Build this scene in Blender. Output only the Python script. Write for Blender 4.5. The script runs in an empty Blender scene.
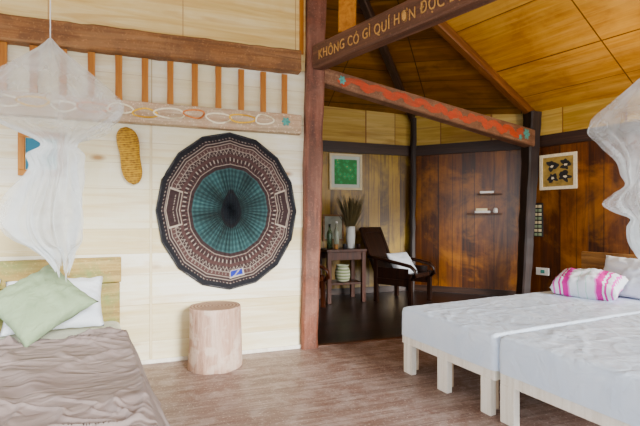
import bpy, bmesh, math, random
from mathutils import Vector, Matrix, noise
random.seed(7)
C=bpy.context.scene.collection
# ------------------------------------------------------------ node helpers
def newmat(name):
    m=bpy.data.materials.new(name); m.use_nodes=True
    nt=m.node_tree; nt.nodes.clear()
    out=nt.nodes.new('ShaderNodeOutputMaterial')
    b=nt.nodes.new('ShaderNodeBsdfPrincipled')
    nt.links.new(b.outputs[0],out.inputs[0])
    return m,nt,b
def N(nt,t,ins=None,**props):
    n=nt.nodes.new(t)
    for k,v in props.items(): setattr(n,k,v)
    if ins:
        for k,v in ins.items():
            s=n.inputs[k]
            if hasattr(v,'is_linked') : nt.links.new(v,s)
            else: s.default_value=v
    return n
SAT=1.22
def c4(c):
    l=.3*c[0]+.55*c[1]+.15*c[2]
    return tuple(min(1,max(.0008,l+(x-l)*SAT)) for x in c[:3])+(1,)
def ramp(nt,fac,cols,lo=.25,hi=.75):
    r=nt.nodes.new('ShaderNodeValToRGB'); nt.links.new(fac,r.inputs[0])
    e=r.color_ramp.elements
    while len(e)<len(cols): e.new(.5)
    for i,c in enumerate(cols):
        e[i].position=lo+(hi-lo)*i/(len(cols)-1); e[i].color=c4(c)
    return r.outputs[0]
def mixc(nt,fac,a,b):
    m=nt.nodes.new('ShaderNodeMix'); m.data_type='RGBA'
    for s,v in ((m.inputs[0],fac),(m.inputs[6],a),(m.inputs[7],b)):
        if hasattr(v,'is_linked'): nt.links.new(v,s)
        else: s.default_value=v if not isinstance(v,tuple) or len(v)==4 else c4(v)
    return m.outputs[2]
def math_(nt,op,a,b=0.0,c=0.0):
    n=nt.nodes.new('ShaderNodeMath'); n.operation=op
    for i,v in enumerate((a,b,c)):
        if hasattr(v,'is_linked'): nt.links.new(v,n.inputs[i])
        else: n.inputs[i].default_value=v
    return n.outputs[0]
def bump(nt,b,h,s=.2,d=.01):
    n=N(nt,'ShaderNodeBump',{'Strength':s,'Distance':d}); nt.links.new(h,n.inputs['Height'])
    nt.links.new(n.outputs[0],b.inputs['Normal'])
def plain(name,c,r=.6,var=.12,sc=12,metal=0,bs=.15):
    m,nt,b=newmat(name)
    tc=N(nt,'ShaderNodeTexCoord')
    n=N(nt,'ShaderNodeTexNoise',{'Vector':tc.outputs['Object'],'Scale':sc,'Detail':4.0})
    c1=tuple(x*(1-var) for x in c); c2=tuple(min(1,x*(1+var)) for x in c)
    nt.links.new(ramp(nt,n.outputs[0],[c1,c2]),b.inputs['Base Color'])
    b.inputs['Roughness'].default_value=r; b.inputs['Metallic'].default_value=metal
    bump(nt,b,n.outputs[0],bs,.004)
    return m
def wood(name,cols,axis=0,r=.6,sc=1.0,plank=None,width=.25,seamw=.03,seam=(.03,.02,.015),vary=.35,knots=None,coord='Object',cross=None,bs=.25,patch=0,patchcol=(.5,.5,.5),pamt=.7,wear=0,spec=.5,streak=0,streakcol=(.3,.2,.1),patch2=0,patch2col=(.5,.5,.5),p2amt=.6):
    """grain runs along axis; plank = axis across which boards repeat; cross=(axis,width,offset,seam) for a second seam family"""
    m,nt,b=newmat(name)
    tc=N(nt,'ShaderNodeTexCoord'); P=tc.outputs[coord]
    s=[22*sc]*3; s[axis]=1.3*sc
    mp=N(nt,'ShaderNodeMapping',{'Vector':P,'Scale':tuple(s)})
    n=N(nt,'ShaderNodeTexNoise',{'Scale':1.0,'Detail':6.0,'Roughness':.62,'Distortion':.8},noise_dimensions='4D')
    nt.links.new(mp.outputs[0],n.inputs['Vector'])
    fac=n.outputs[0]
    sx=N(nt,'ShaderNodeSeparateXYZ',{0:P})
    seamf=None
    if plank is not None:
        v=math_(nt,'DIVIDE',sx.outputs[plank],width)
        # boards of uneven width
        v=math_(nt,'ADD',v,math_(nt,'MULTIPLY',math_(nt,'SINE',math_(nt,'MULTIPLY',v,1.7)),.22))
        fl=math_(nt,'FLOOR',v); fr=math_(nt,'FRACT',v)
        nt.links.new(math_(nt,'MULTIPLY',fl,3.71),n.inputs['W'])
        wn=N(nt,'ShaderNodeTexWhiteNoise',noise_dimensions='1D'); nt.links.new(fl,wn.inputs['W'])
        fac=math_(nt,'ADD',math_(nt,'MULTIPLY',fac,1-vary*.6),math_(nt,'MULTIPLY',wn.outputs[0],vary))
        fac=math_(nt,'SUBTRACT',fac,vary*.2)
        seamf=math_(nt,'LESS_THAN',fr,seamw)
    if cross:
        v=math_(nt,'DIVIDE',sx.outputs[cross[0]],cross[1]); fr=math_(nt,'FRACT',math_(nt,'ADD',v,cross[2]))
        s2=math_(nt,'LESS_THAN',fr,cross[3])
        seamf=s2 if seamf is None else math_(nt,'MAXIMUM',seamf,s2)
    col=ramp(nt,fac,cols,.3,.7)
    def addpatch(col,sc_,c_,amt,lo,hi,off=0):
        mo=N(nt,'ShaderNodeMapping',{'Vector':P,'Location':(off,off,off)})
        pn=N(nt,'ShaderNodeTexNoise',{'Vector':mo.outputs[0],'Scale':sc_,'Detail':6.0,'Roughness':.65,'Distortion':.5})
        pf=N(nt,'ShaderNodeMapRange',{0:pn.outputs[0],1:lo,2:hi,3:0.0,4:amt})
        return mixc(nt,pf.outputs[0],col,c_)
    if patch: col=addpatch(col,patch,patchcol,pamt,.45,.62)
    if patch2: col=addpatch(col,patch2,patch2col,p2amt,.48,.62,13.7)
    if streak:
        s=[9.0]*3; s[axis]=.7
        ms=N(nt,'ShaderNodeMapping',{'Vector':P,'Scale':tuple(s),'Location':(3,1,2)})
        sn=N(nt,'ShaderNodeTexNoise',{'Vector':ms.outputs[0],'Scale':1.0,'Detail':5.0,'Distortion':1.5})
        sf=N(nt,'ShaderNodeMapRange',{0:sn.outputs[0],1:.52,2:.66,3:0.0,4:streak})
        col=mixc(nt,sf.outputs[0],col,streakcol)
    if knots:
        k=[4.5,4.5,4.5]; k[axis]=2.0
        mk=N(nt,'ShaderNodeMapping',{'Vector':P,'Scale':tuple(k)})
        vo=N(nt,'ShaderNodeTexVoronoi',{'Vector':mk.outputs[0],'Scale':1.0})
        kf=N(nt,'ShaderNodeMapRange',{0:vo.outputs['Distance'],1:.05,2:.15,3:.85,4:0.0})
        col=mixc(nt,kf.outputs[0],col,knots)
    if wear:
        pn=N(nt,'ShaderNodeTexNoise',{'Vector':P,'Scale':60.0,'Detail':6.0,'Roughness':.7})
        pf=N(nt,'ShaderNodeMapRange',{0:pn.outputs[0],1:.56,2:.66,3:0.0,4:wear})
        col=mixc(nt,pf.outputs[0],col,tuple(min(1,x*1.5+.03) for x in cols[-1]))
    if seamf is not None: col=mixc(nt,seamf,col,seam)
    nt.links.new(col,b.inputs['Base Color'])
    b.inputs['Roughness'].default_value=r; b.inputs['Specular IOR Level'].default_value=spec
    bump(nt,b,fac,bs,.006)
    return m
# ------------------------------------------------------------ object helpers
def obj(name,verts,faces,mat=None,smooth=False,loc=(0,0,0),rot=(0,0,0),parent=None,bevel=0):
    me=bpy.data.meshes.new(name); me.from_pydata([tuple(v) for v in verts],[],faces); me.update()
    bm=bmesh.new(); bm.from_mesh(me)
    bmesh.ops.recalc_face_normals(bm,faces=bm.faces)
    if bevel: bmesh.ops.bevel(bm,geom=list(bm.edges),offset=bevel,segments=2,affect='EDGES',profile=.6)
    if smooth:
        for f in bm.faces: f.smooth=True
    bm.to_mesh(me); bm.free()
    o=bpy.data.objects.new(name,me); C.objects.link(o)
    if mat: me.materials.append(mat)
    o.location=loc; o.rotation_euler=rot
    if parent: o.parent=parent
    return o
def boxv(x0,x1,y0,y1,z0,z1):
    return [(x0,y0,z0),(x1,y0,z0),(x1,y1,z0),(x0,y1,z0),(x0,y0,z1),(x1,y0,z1),(x1,y1,z1),(x0,y1,z1)]
BF=[(0,3,2,1),(4,5,6,7),(0,1,5,4),(1,2,6,5),(2,3,7,6),(3,0,4,7)]
def box(name,x0,x1,y0,y1,z0,z1,mat,loc=(0,0,0),rot=(0,0,0),parent=None,bevel=.006):
    return obj(name,boxv(x0,x1,y0,y1,z0,z1),BF,mat,False,loc,rot,parent,bevel)
def boxes(name,bl,mat,loc=(0,0,0),rot=(0,0,0),parent=None,bevel=.004):
    V=[];F=[]
    for b in bl:
        n=len(V); V+=boxv(*b); F+=[tuple(i+n for i in f) for f in BF]
    return obj(name,V,F,mat,False,loc,rot,parent,bevel)
def loft(name,rings,mat,closed=True,cap=True,smooth=True,**k):
    n=len(rings[0]); V=[p for r in rings for p in r]; F=[]
    for i in range(len(rings)-1):
        for j in range(n if closed else n-1):
            a=i*n+j; b=i*n+(j+1)%n
            F.append((a,b,b+n,a+n))
    if cap and closed:
        F.append(tuple(range(n))[::-1]); F.append(tuple((len(rings)-1)*n+j for j in range(n)))
    return obj(name,V,F,mat,smooth,**k)
def lathe(name,prof,mat,seg=32,**k):
    rings=[[(r*math.cos(2*math.pi*j/seg),r*math.sin(2*math.pi*j/seg),z) for j in range(seg)] for r,z in prof]
    return loft(name,rings,mat,**k)
def tube(name,pts,rad,mat,seg=8,**k):
    pts=[Vector(p) for p in pts]; rings=[]
    for i,p in enumerate(pts):
        d=(pts[min(i+1,len(pts)-1)]-pts[max(i-1,0)]).normalized()
        a=Vector((0,0,1)) if abs(d.z)<.9 else Vector((1,0,0))
        u=d.cross(a).normalized(); v=d.cross(u).normalized()
        r=rad(i/(len(pts)-1)) if callable(rad) else rad
        ru,rv=(r if isinstance(r,tuple) else (r,r))
        rings.append([p+u*ru*math.cos(2*math.pi*j/seg)+v*rv*math.sin(2*math.pi*j/seg) for j in range(seg)])
    return loft(name,rings,mat,**k)
def empty(name,loc=(0,0,0),rz=0,label=None,cat=None,group=None):
    o=bpy.data.objects.new(name,None); C.objects.link(o); o.location=loc; o.rotation_euler=(0,0,rz)
    o.empty_display_size=.1
    if label: tag(o,label,cat,group)
    return o
def tag(o,label,cat,group=None):
    o["label"]=label; o["category"]=cat
    if group: o["group"]=group
    return o
def struct(o): o["kind"]="structure"; return o
def beam(name,p1,p2,w,h,mat,w2=None,h2=None,bevel=.012,seg=10,warp=.006,parent=None,zoff=0):
    p1=Vector(p1);p2=Vector(p2); X=(p2-p1).normalized(); L=(p2-p1).length
    up=Vector((0,0,1)) if abs(X.z)<.95 else Vector((0,-1,0))
    Y=up.cross(X).normalized(); Z=X.cross(Y)
    w2=w2 or w; h2=h2 or h; rings=[]
    for i in range(seg+1):
        t=i/seg; a=(w+(w2-w)*t)/2; b=(h+(h2-h)*t)/2; c=bevel
        oy=noise.noise(Vector((t*3+p1.x,5,p1.y)))*warp; oz=noise.noise(Vector((t*3,9+p1.y,p1.x)))*warp
        b1=b+noise.noise(Vector((t*seg*.7,1,p1.x)))*warp; b2=b+noise.noise(Vector((t*seg*.7,7,p1.x)))*warp
        rings.append([(t*L,y+oy,z+oz) for y,z in [(-a,-b1+c),(-a,b2-c),(-a+c,b2),(a-c,b2),(a,b2-c),(a,-b1+c),(a-c,-b1),(-a+c,-b1)]])
    o=loft(name,rings,mat,smooth=False,parent=parent)
    M=Matrix((X,Y,Z)).transposed().to_4x4(); M.translation=p1; o.matrix_world=M
    return o
def ribbon(name,paths,w,mat,y,parent):
    V=[];F=[]
    for pts in paths:
        n0=len(V)
        for i,p in enumerate(pts):
            a=Vector(pts[max(i-1,0)]);b=Vector(pts[min(i+1,len(pts)-1)]); d=(b-a).normalized(); nn=Vector((-d.y,d.x))*w/2
            V+=[(p[0]+nn.x,y,p[1]+nn.y),(p[0]-nn.x,y,p[1]-nn.y)]
        for i in range(len(pts)-1):
            a=n0+2*i; F.append((a,a+1,a+3,a+2))
    return obj(name,V,F,mat,parent=parent)
def blobs(name,cs,mat,y,parent,irr=.12,k=.45):
    V=[];F=[]
    for x,z,r,p in cs:
        n0=len(V)
        for i in range(48):
            a=2*math.pi*i/48; rr=r*(1-k+k*abs(math.cos(a*p/2)))*(1+irr*noise.noise(Vector((x*9+1.5*math.cos(a),z*9+1.5*math.sin(a),r*40))))
            V.append((x+rr*math.cos(a),y,z+rr*math.sin(a)))
        F.append(tuple(range(n0,n0+48)))
    return obj(name,V,F,mat,parent=parent)
def perim(W,L,rc,n):
    out=[]; cx,cy=W/2-rc,L/2-rc
    tot=2*(2*cx+2*cy)+2*math.pi*rc
    for i in range(n):
        d=tot*i/n
        q=math.pi*rc/2
        for typ,ln,a in (('r',2*cy,0),('c',q,0),('t',2*cx,0),('c',q,90),('l',2*cy,0),('c',q,180),('b',2*cx,0),('c',q,270)):
            if d<=ln: break
            d-=ln
        else: d=ln
        if typ=='r': out.append((W/2,-cy+d,1,0))
        elif typ=='t': out.append((cx-d,L/2,0,1))
        elif typ=='l': out.append((-W/2,cy-d,-1,0))
        elif typ=='b': out.append((-cx+d,-L/2,0,-1))
        else:
            ang=math.radians(a)+d/rc; ccx=cx if a in (0,270) else -cx; ccy=cy if a in (0,90) else -cy
            out.append((ccx+rc*math.cos(ang),ccy+rc*math.sin(ang),math.cos(ang),math.sin(ang)))
    return out
def drape(name,W,L,top,drop,mat,wr=.01,rip=.02,seed=0,n=360,kr=55,kd=12,hemvar=.02,wsc=(5,5),flare=.02,rc=.05,edge=.018,rot2=0,puff=0,gw=.11,**k):
    P=perim(W,L,rc,n); rings=[]
    cr,sr=math.cos(rot2),math.sin(rot2)
    def wrinkle(x,y):
        z0=puff*noise.noise(Vector((x*2.6+seed,y*2.6,2)))
        x,y=x*cr-y*sr,x*sr+y*cr
        p=Vector((x*wsc[0]+seed,y*wsc[1],seed*1.3)); q=p+Vector((noise.noise(p*.4),noise.noise(p*.4+Vector((9,9,9))),0))*1.4
        a=math.exp(-(noise.noise(q)/gw)**2); b=math.exp(-(noise.noise(q*1.7+Vector((3,1,7)))/gw)**2)
        # second family of folds crossing the first
        q2=Vector((y*wsc[0]*1.1+4+.5*x*wsc[1],x*wsc[1]*.5,seed+5)); q2+=Vector((noise.noise(q2*.5),noise.noise(q2*.5+Vector((2,8,1))),0))
        c=math.exp(-(noise.noise(q2)/gw)**2)
        g=.5+.9*noise.noise(Vector((x*1.7,y*1.7,seed)))
        return z0+wr*((a+.5*b)*max(0.1,g)+.6*c*max(.05,1.1-g))
    for i in range(1,kr+1):
        s=i/kr
        r=[]
        for x,y,nx,ny in P:
            X,Y=x*s,y*s; e=max(0,(s-.965)/.035)
            r.append((X,Y,top+wrinkle(X,Y)*(1-.6*e)-edge*e*e))
        rings.append(r)
    for i in range(1,kd+1):
        f=i/kd; r=[]
        for j,(x,y,nx,ny) in enumerate(P):
            t=noise.noise(Vector((x*5+seed,y*5,f*.6)))+.6*noise.noise(Vector((x*13,y*13+seed,f)))
            o=flare*f+rip*(f**.8)*t+.008*math.sin(min(f*4,1)*math.pi/2)
            o=max(o,.003)
            hv=noise.noise(Vector((x*2.2,y*2.2,seed)))*hemvar
            r.append((x+nx*o,y+ny*o,top-edge-f*(drop-edge+hv)))
        rings.append(r)
    V=[(0,0,top+wrinkle(0,0))]+[p for r in rings for p in r]; F=[(0,1+j,1+(j+1)%n) for j in range(n)]
    for i in range(len(rings)-1):
        for j in range(n):
            a=1+i*n+j;b=1+i*n+(j+1)%n; F.append((a,a+n,b+n,b))
    return obj(name,V,F,mat,True,**k)
def pillow(name,w,h,t,mat,n=28,seed=0,pinch=.07,pw=.42,cr=.006,**k):
    V=[];F=[]
    idx={}
    for side in (1,-1):
        for i in range(n+1):
            for j in range(n+1):
                u=-1+2*i/n; v=-1+2*j/n
                edge=i in(0,n) or j in(0,n)
                if edge and side==-1: idx[(side,i,j)]=idx[(1,i,j)]; continue
                th=t/2*(max(0,(1-u*u)*(1-v*v)))**pw
                x=u*w/2*(1-pinch*(1-v*v)); y=v*h/2*(1-pinch*(1-u*u))
                th*=1+.18*noise.noise(Vector((u*2+seed,v*2,side*3)))
                dd=cr*noise.noise(Vector((u*5+seed,v*5,side)))
                idx[(side,i,j)]=len(V); V.append((x,y,side*(th)+dd))
    for side in (1,-1):
        for i in range(n):
            for j in range(n):
                F.append((idx[(side,i,j)],idx[(side,i+1,j)],idx[(side,i+1,j+1)],idx[(side,i,j+1)]))
    return obj(name,V,F,mat,True,**k)

# ------------------------------------------------------------ materials
M_ply=wood('pale_pine',[(.64,.55,.34),(.80,.755,.58),(.88,.865,.77)],axis=0,sc=.8,plank=2,width=.235,seamw=.014,seam=(.48,.38,.22),vary=.35,knots=(.30,.15,.05),cross=(0,1.35,.0,.006),bs=.05,r=.65,patch=.9,patchcol=(.73,.66,.40),pamt=.6,streak=.55,streakcol=(.64,.50,.27))
M_ply2=wood('cream_plywood',[(.60,.43,.17),(.75,.60,.30),(.82,.72,.44)],axis=0,sc=.6,vary=.2,cross=(0,1.0,.1,.008),seam=(.42,.25,.12),bs=.05,r=.6,patch=1.6,patchcol=(.68,.49,.20),pamt=.4,streak=.6,streakcol=(.58,.37,.13))
M_beam=wood('brown_beam_wood',[(.08,.034,.013),(.20,.090,.035),(.30,.155,.07)],axis=0,r=.65,bs=.9,patch=5,patchcol=(.10,.045,.02),wear=.45,streak=.5,streakcol=(.32,.18,.09))
M_beamdark=wood('dark_beam_wood',[(.010,.005,.004),(.026,.012,.008),(.05,.026,.016)],axis=0,r=.5)
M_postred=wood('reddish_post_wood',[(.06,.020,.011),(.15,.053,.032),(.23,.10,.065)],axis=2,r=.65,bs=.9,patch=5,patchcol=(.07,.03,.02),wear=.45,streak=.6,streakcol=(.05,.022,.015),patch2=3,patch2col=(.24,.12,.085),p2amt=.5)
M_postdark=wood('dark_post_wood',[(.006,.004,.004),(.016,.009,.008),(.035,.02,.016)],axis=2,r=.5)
M_postX=wood('reddish_beam_grain',[(.035,.014,.008),(.08,.034,.019),(.14,.065,.037)],axis=0,r=.6,bs=.8,wear=.4)
M_postX2=wood('faded_brown_beam',[(.09,.042,.022),(.19,.095,.055),(.30,.17,.105)],axis=0,r=.65,bs=.7,wear=.5,patch=6,patchcol=(.11,.05,.028))
M_raft=wood('rafter_wood',[(.035,.012,.005),(.07,.027,.012),(.12,.05,.022)],axis=0,r=.5)
M_raft2=wood('orange_brown_rafter_wood',[(.07,.022,.007),(.15,.055,.017),(.24,.10,.035)],axis=0,r=.5)
M_rail=wood('weathered_rail',[(.24,.17,.10),(.46,.36,.25),(.60,.50,.38)],axis=0,r=.7,patch=3.5,patchcol=(.40,.22,.13),pamt=.45,wear=.6,bs=.7)
M_slat=wood('orange_slat_wood',[(.22,.075,.012),(.38,.16,.03),(.48,.23,.06)],axis=2,r=.5)
M_wallback=wood('ochre_planks',[(.065,.032,.005),(.20,.115,.015),(.36,.22,.04)],axis=2,plank=0,width=.22,seamw=.035,seam=(.02,.009,.004),r=.35,vary=.4,patch=2.5,patchcol=(.09,.05,.01),pamt=.6,streak=.7,streakcol=(.06,.03,.008),patch2=1.3,patch2col=(.42,.28,.06))
M_wallred=wood('red_brown_planks',[(.028,.009,.003),(.10,.032,.008),(.20,.075,.018)],axis=2,plank=0,width=.21,seamw=.035,seam=(.008,.003,.002),vary=.3,r=.3,patch=1.8,patchcol=(.05,.016,.006),pamt=.6,streak=.6,streakcol=(.03,.010,.005),patch2=1.2,patch2col=(.32,.13,.026),p2amt=.75)
M_upper=wood('golden_upper_board',[(.34,.21,.045),(.54,.37,.11),(.66,.50,.20)],axis=0,sc=.6,plank=0,width=.6,seamw=.03,seam=(.2,.09,.03),r=.5,streak=.5,streakcol=(.30,.16,.04))
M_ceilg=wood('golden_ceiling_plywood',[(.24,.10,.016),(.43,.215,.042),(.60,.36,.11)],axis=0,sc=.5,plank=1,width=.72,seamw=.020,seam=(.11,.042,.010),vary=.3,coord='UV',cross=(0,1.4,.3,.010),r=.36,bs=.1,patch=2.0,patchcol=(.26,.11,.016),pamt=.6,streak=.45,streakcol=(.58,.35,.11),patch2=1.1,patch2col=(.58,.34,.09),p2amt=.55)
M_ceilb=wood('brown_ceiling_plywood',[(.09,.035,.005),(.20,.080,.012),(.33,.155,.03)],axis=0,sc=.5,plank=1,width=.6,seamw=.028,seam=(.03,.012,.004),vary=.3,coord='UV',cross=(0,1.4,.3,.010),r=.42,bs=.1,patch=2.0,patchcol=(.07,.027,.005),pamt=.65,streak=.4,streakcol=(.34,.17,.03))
M_floor=wood('worn_floor_boards',[(.11,.068,.055),(.235,.172,.15),(.40,.335,.31)],axis=0,plank=1,width=.19,seamw=.018,seam=(.10,.065,.055),vary=.06,r=.5,patch=3.2,patchcol=(.15,.086,.068),sc=1.5,wear=.65,bs=.8,streak=.5,streakcol=(.14,.085,.066),patch2=6.5,patch2col=(.39,.33,.31),p2amt=.5)
M_floord=wood('dark_polished_floor',[(.006,.003,.002),(.013,.006,.005),(.026,.013,.010)],axis=0,plank=1,width=.18,seamw=.03,seam=(.005,.003,.002),r=.35,spec=.35)
M_dark=wood('dark_stained_furniture',[(.007,.003,.002),(.015,.006,.0035),(.03,.012,.007)],axis=2,r=.38,spec=.3)
M_darkred=wood('reddish_furniture_wood',[(.018,.005,.0025),(.045,.013,.006),(.08,.025,.012)],axis=2,r=.4,spec=.3)
M_head=wood('old_headboard_wood',[(.12,.075,.022),(.30,.21,.07),(.42,.33,.14)],axis=0,r=.6,patch=3.0,patchcol=(.15,.20,.07),pamt=.85,bs=.7,wear=.4,streak=.5,streakcol=(.09,.06,.025))
M_head2=wood('brown_headboard_wood',[(.08,.035,.012),(.25,.12,.04),(.38,.22,.09)],axis=0,r=.5,patch=5,patchcol=(.10,.045,.02))
M_leg=wood('whitewashed_leg',[(.66,.62,.54),(.82,.79,.72),(.88,.86,.80)],axis=2,r=.6,wear=.3)
M_legtan=wood('pine_leg',[(.5,.36,.23),(.66,.52,.38),(.74,.62,.48)],axis=2,r=.6)
M_white=plain('white_paint',(.8,.8,.78),.5,.03)
M_black=plain('black',(.012,.012,.014),.5)
M_cream=plain('cream_paint',(.70,.62,.42),.6)
M_creamf=plain('worn_cream_paint',(.84,.78,.60),.7,.15,40)
M_yel=plain('worn_yellow_paint',(.72,.46,.08),.7,.25,40)
M_org=plain('worn_orange_paint',(.55,.20,.07),.7,.3,40)
M_teal=plain('teal_paint',(.09,.28,.25),.7,.45,40)
M_redp=wood('orange_red_paint',[(.26,.045,.02),(.42,.058,.018),(.46,.09,.035)],axis=0,r=.7,sc=1.2,patch=9,patchcol=(.20,.08,.045),pamt=.55,wear=.4)
M_letter=plain('carved_letter_tan',(.42,.24,.09),.8,.35,80)
def cloth(name,c1,c2,sc=6,bs=.35,r=.85,sheen=.2,crease=3,st=(1,1.6,1),rot=.6,dist=.05,det=3.0):
    m,nt,b=newmat(name); tc=N(nt,'ShaderNodeTexCoord')
    mp=N(nt,'ShaderNodeMapping',{'Vector':tc.outputs['Object'],'Scale':st,'Rotation':(0,0,rot)})
    n=N(nt,'ShaderNodeTexNoise',{'Vector':mp.outputs[0],'Scale':sc,'Detail':det,'Distortion':.8})
    n2=N(nt,'ShaderNodeTexNoise',{'Vector':mp.outputs[0],'Scale':crease,'Detail':2.0,'Distortion':1.0})
    h=math_(nt,'ADD',math_(nt,'POWER',math_(nt,'ABSOLUTE',math_(nt,'SUBTRACT',n.outputs[0],.5)),1.2),math_(nt,'MULTIPLY',math_(nt,'POWER',math_(nt,'ABSOLUTE',math_(nt,'SUBTRACT',n2.outputs[0],.5)),1.3),1.5))
    nt.links.new(ramp(nt,n2.outputs[0],[c1,c2],.35,.65),b.inputs['Base Color'])
    b.inputs['Roughness'].default_value=r; b.inputs['Sheen Weight'].default_value=sheen
    bump(nt,b,h,bs,dist)
    return m
M_sheet=cloth('white_bedsheet',(.61,.71,.85),(.69,.78,.90),7,.4,r=.38,sheen=.0,crease=3)
M_quilt=cloth('taupe_quilt',(.215,.175,.168),(.275,.232,.222),4,.8,st=(1,2.2,1),rot=.6,crease=2.0,sheen=.0,det=2.0)
M_pil=cloth('white_pillowcase',(.62,.68,.76),(.74,.78,.84),4,.6)
M_sage=cloth('sage_green_cushion_fabric',(.235,.31,.20),(.28,.36,.24),9,.5,sheen=.0,crease=3)
M_under=cloth('greenish_beige_sheet',(.42,.44,.32),(.52,.53,.40),8,.3)
def netmat():
    m=bpy.data.materials.new('sheer_white_netting'); m.use_nodes=True; nt=m.node_tree; nt.nodes.clear()
    out=nt.nodes.new('ShaderNodeOutputMaterial')
    d=N(nt,'ShaderNodeBsdfDiffuse',{'Color':(.76,.81,.84,1)}); t=N(nt,'ShaderNodeBsdfTranslucent',{'Color':(.76,.81,.84,1)})
    tr=N(nt,'ShaderNodeBsdfTransparent')
    a=N(nt,'ShaderNodeMixShader',{0:.35,1:d.outputs[0],2:t.outputs[0]})
    tc=N(nt,'ShaderNodeTexCoord')
    sx=N(nt,'ShaderNodeSeparateXYZ',{0:tc.outputs['Object']})
    r2=math_(nt,'SQRT',math_(nt,'ADD',math_(nt,'MULTIPLY',sx.outputs[0],sx.outputs[0]),math_(nt,'MULTIPLY',sx.outputs[1],sx.outputs[1])))
    # gathered cloth near the axis is denser than cloth spread out
    f=N(nt,'ShaderNodeMapRange',{0:r2,1:.07,2:.28,3:.56,4:.24})
    n=N(nt,'ShaderNodeTexNoise',{'Vector':tc.outputs['Object'],'Scale':5.0,'Detail':3.0,'Distortion':1.0})
    g=math_(nt,'ADD',f.outputs[0],math_(nt,'MULTIPLY',math_(nt,'SUBTRACT',n.outputs[0],.5),.5))
    g=math_(nt,'MAXIMUM',g,.08)
    b=N(nt,'ShaderNodeMixShader',{0:g,1:tr.outputs[0],2:a.outputs[0]})
    nt.links.new(b.outputs[0],out.inputs[0]); return m
M_net=netmat()

# ------------------------------------------------------------ room shell
D=Vector((.944,.329)); TH=math.atan2(.329,.944)
W0=Vector((-.141,4.05))
def onwall(s,off=0):
    p=W0-D*s; n=Vector((.329,-.944)); return p+n*off
rotw=(0,0,TH)
def floorpoly(name,pts,mat,z0,z1):
    c,s=math.cos(-TH),math.sin(-TH)
    P=[((x-W0.x)*c-(y-W0.y)*s,(x-W0.x)*s+(y-W0.y)*c) for x,y in pts]; n=len(P)
    V=[(x,y,z0) for x,y in P]+[(x,y,z1) for x,y in P]
    F=[tuple(range(n))[::-1],tuple(range(n,2*n))]+[(i,(i+1)%n,(i+1)%n+n,i+n) for i in range(n)]
    return struct(obj(name,V,F,mat,loc=(W0.x,W0.y,0),rot=rotw))
L1=onwall(4.3); R1=W0+D*7.0
floorpoly('floor',[(L1.x,L1.y),(R1.x,R1.y),(6.5,-2.5),(-4.2,-2.5)],M_floor,-.1,0)
floorpoly('floor_alcove',[(L1.x,L1.y),(-3.6,6.3),(1.6,7.9),(6.5,7.0),(R1.x,R1.y)],M_floord,-.1,-.004)
wl=obj('wall_left',[(-4.2,0,0),(0,0,0),(0,0,3.95),(-4.2,0,2.9),(-4.2,.08,0),(0,.08,0),(0,.08,3.95),(-4.2,.08,2.9)],BF,M_ply,loc=(W0.x,W0.y,0),rot=rotw); struct(wl)
wu=obj('wall_left_upper',[(-4.2,-.012,2.6),(0,-.012,2.6),(0,-.012,3.93),(-4.2,-.012,2.9),(-4.2,0,2.6),(0,0,2.6),(0,0,3.93),(-4.2,0,2.9)],BF,M_ply2,loc=(W0.x,W0.y,0),rot=rotw); struct(wu)
struct(box('baseboard_left',-4.2,-.02,-.02,0,0,.035,M_leg,(W0.x,W0.y,0),rotw))
struct(box('trim_1',-1.362,-1.345,-.008,0,.03,1.99,M_cream,(W0.x,W0.y,0),rotw,bevel=.002))
Cc=Vector((1.577,7.37)); Pp=Vector((3.22,6.6)); Ee=Vector((5.75,3.2)); BL=Cc-D*4.6
def wallseg(name,a,b,z0,z1,mat,th=.1,off=0):
    d=(b-a); L=d.length; ang=math.atan2(d.y,d.x)
    return struct(box(name,0,L,off,off+th,z0,z1,mat,(a.x,a.y,0),(0,0,ang),bevel=.002))
wallseg('wall_back',BL,Cc,0,2.4,M_wallback)
wallseg('wall_far',Cc,Pp,0,2.4,M_wallred)
wallseg('wall_right',Pp,Ee,0,2.4,M_wallred)
wallseg('wall_back_upper',BL,Cc,2.4,3.02,M_upper)
wallseg('wall_far_upper',Cc,Pp,2.4,3.0,M_upper)
wallseg('wall_right_upper',Pp,Ee,2.4,2.95,M_upper)
wallseg('trim_2',BL,Cc,2.29,2.46,M_beamdark,.05,-.05)
wallseg('trim_3',Cc,Pp,2.29,2.46,M_beamdark,.05,-.05)
wallseg('trim_4',Pp,Ee,2.29,2.46,M_beamdark,.05,-.05)
wallseg('baseboard_back',BL,Cc,0,.1,M_beamdark,.02,-.02)
wallseg('baseboard_far',Cc,Pp,0,.1,M_beamdark,.02,-.02)
wallseg('wall_side_unseen',L1,BL,0,3.0,M_wallback)  # unseen wall added to keep stray light out of the alcove
struct(box('trim_5',.12,4.5,-.03,.03,-.02,.012,M_raft,(W0.x,W0.y,0),rotw))
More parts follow.
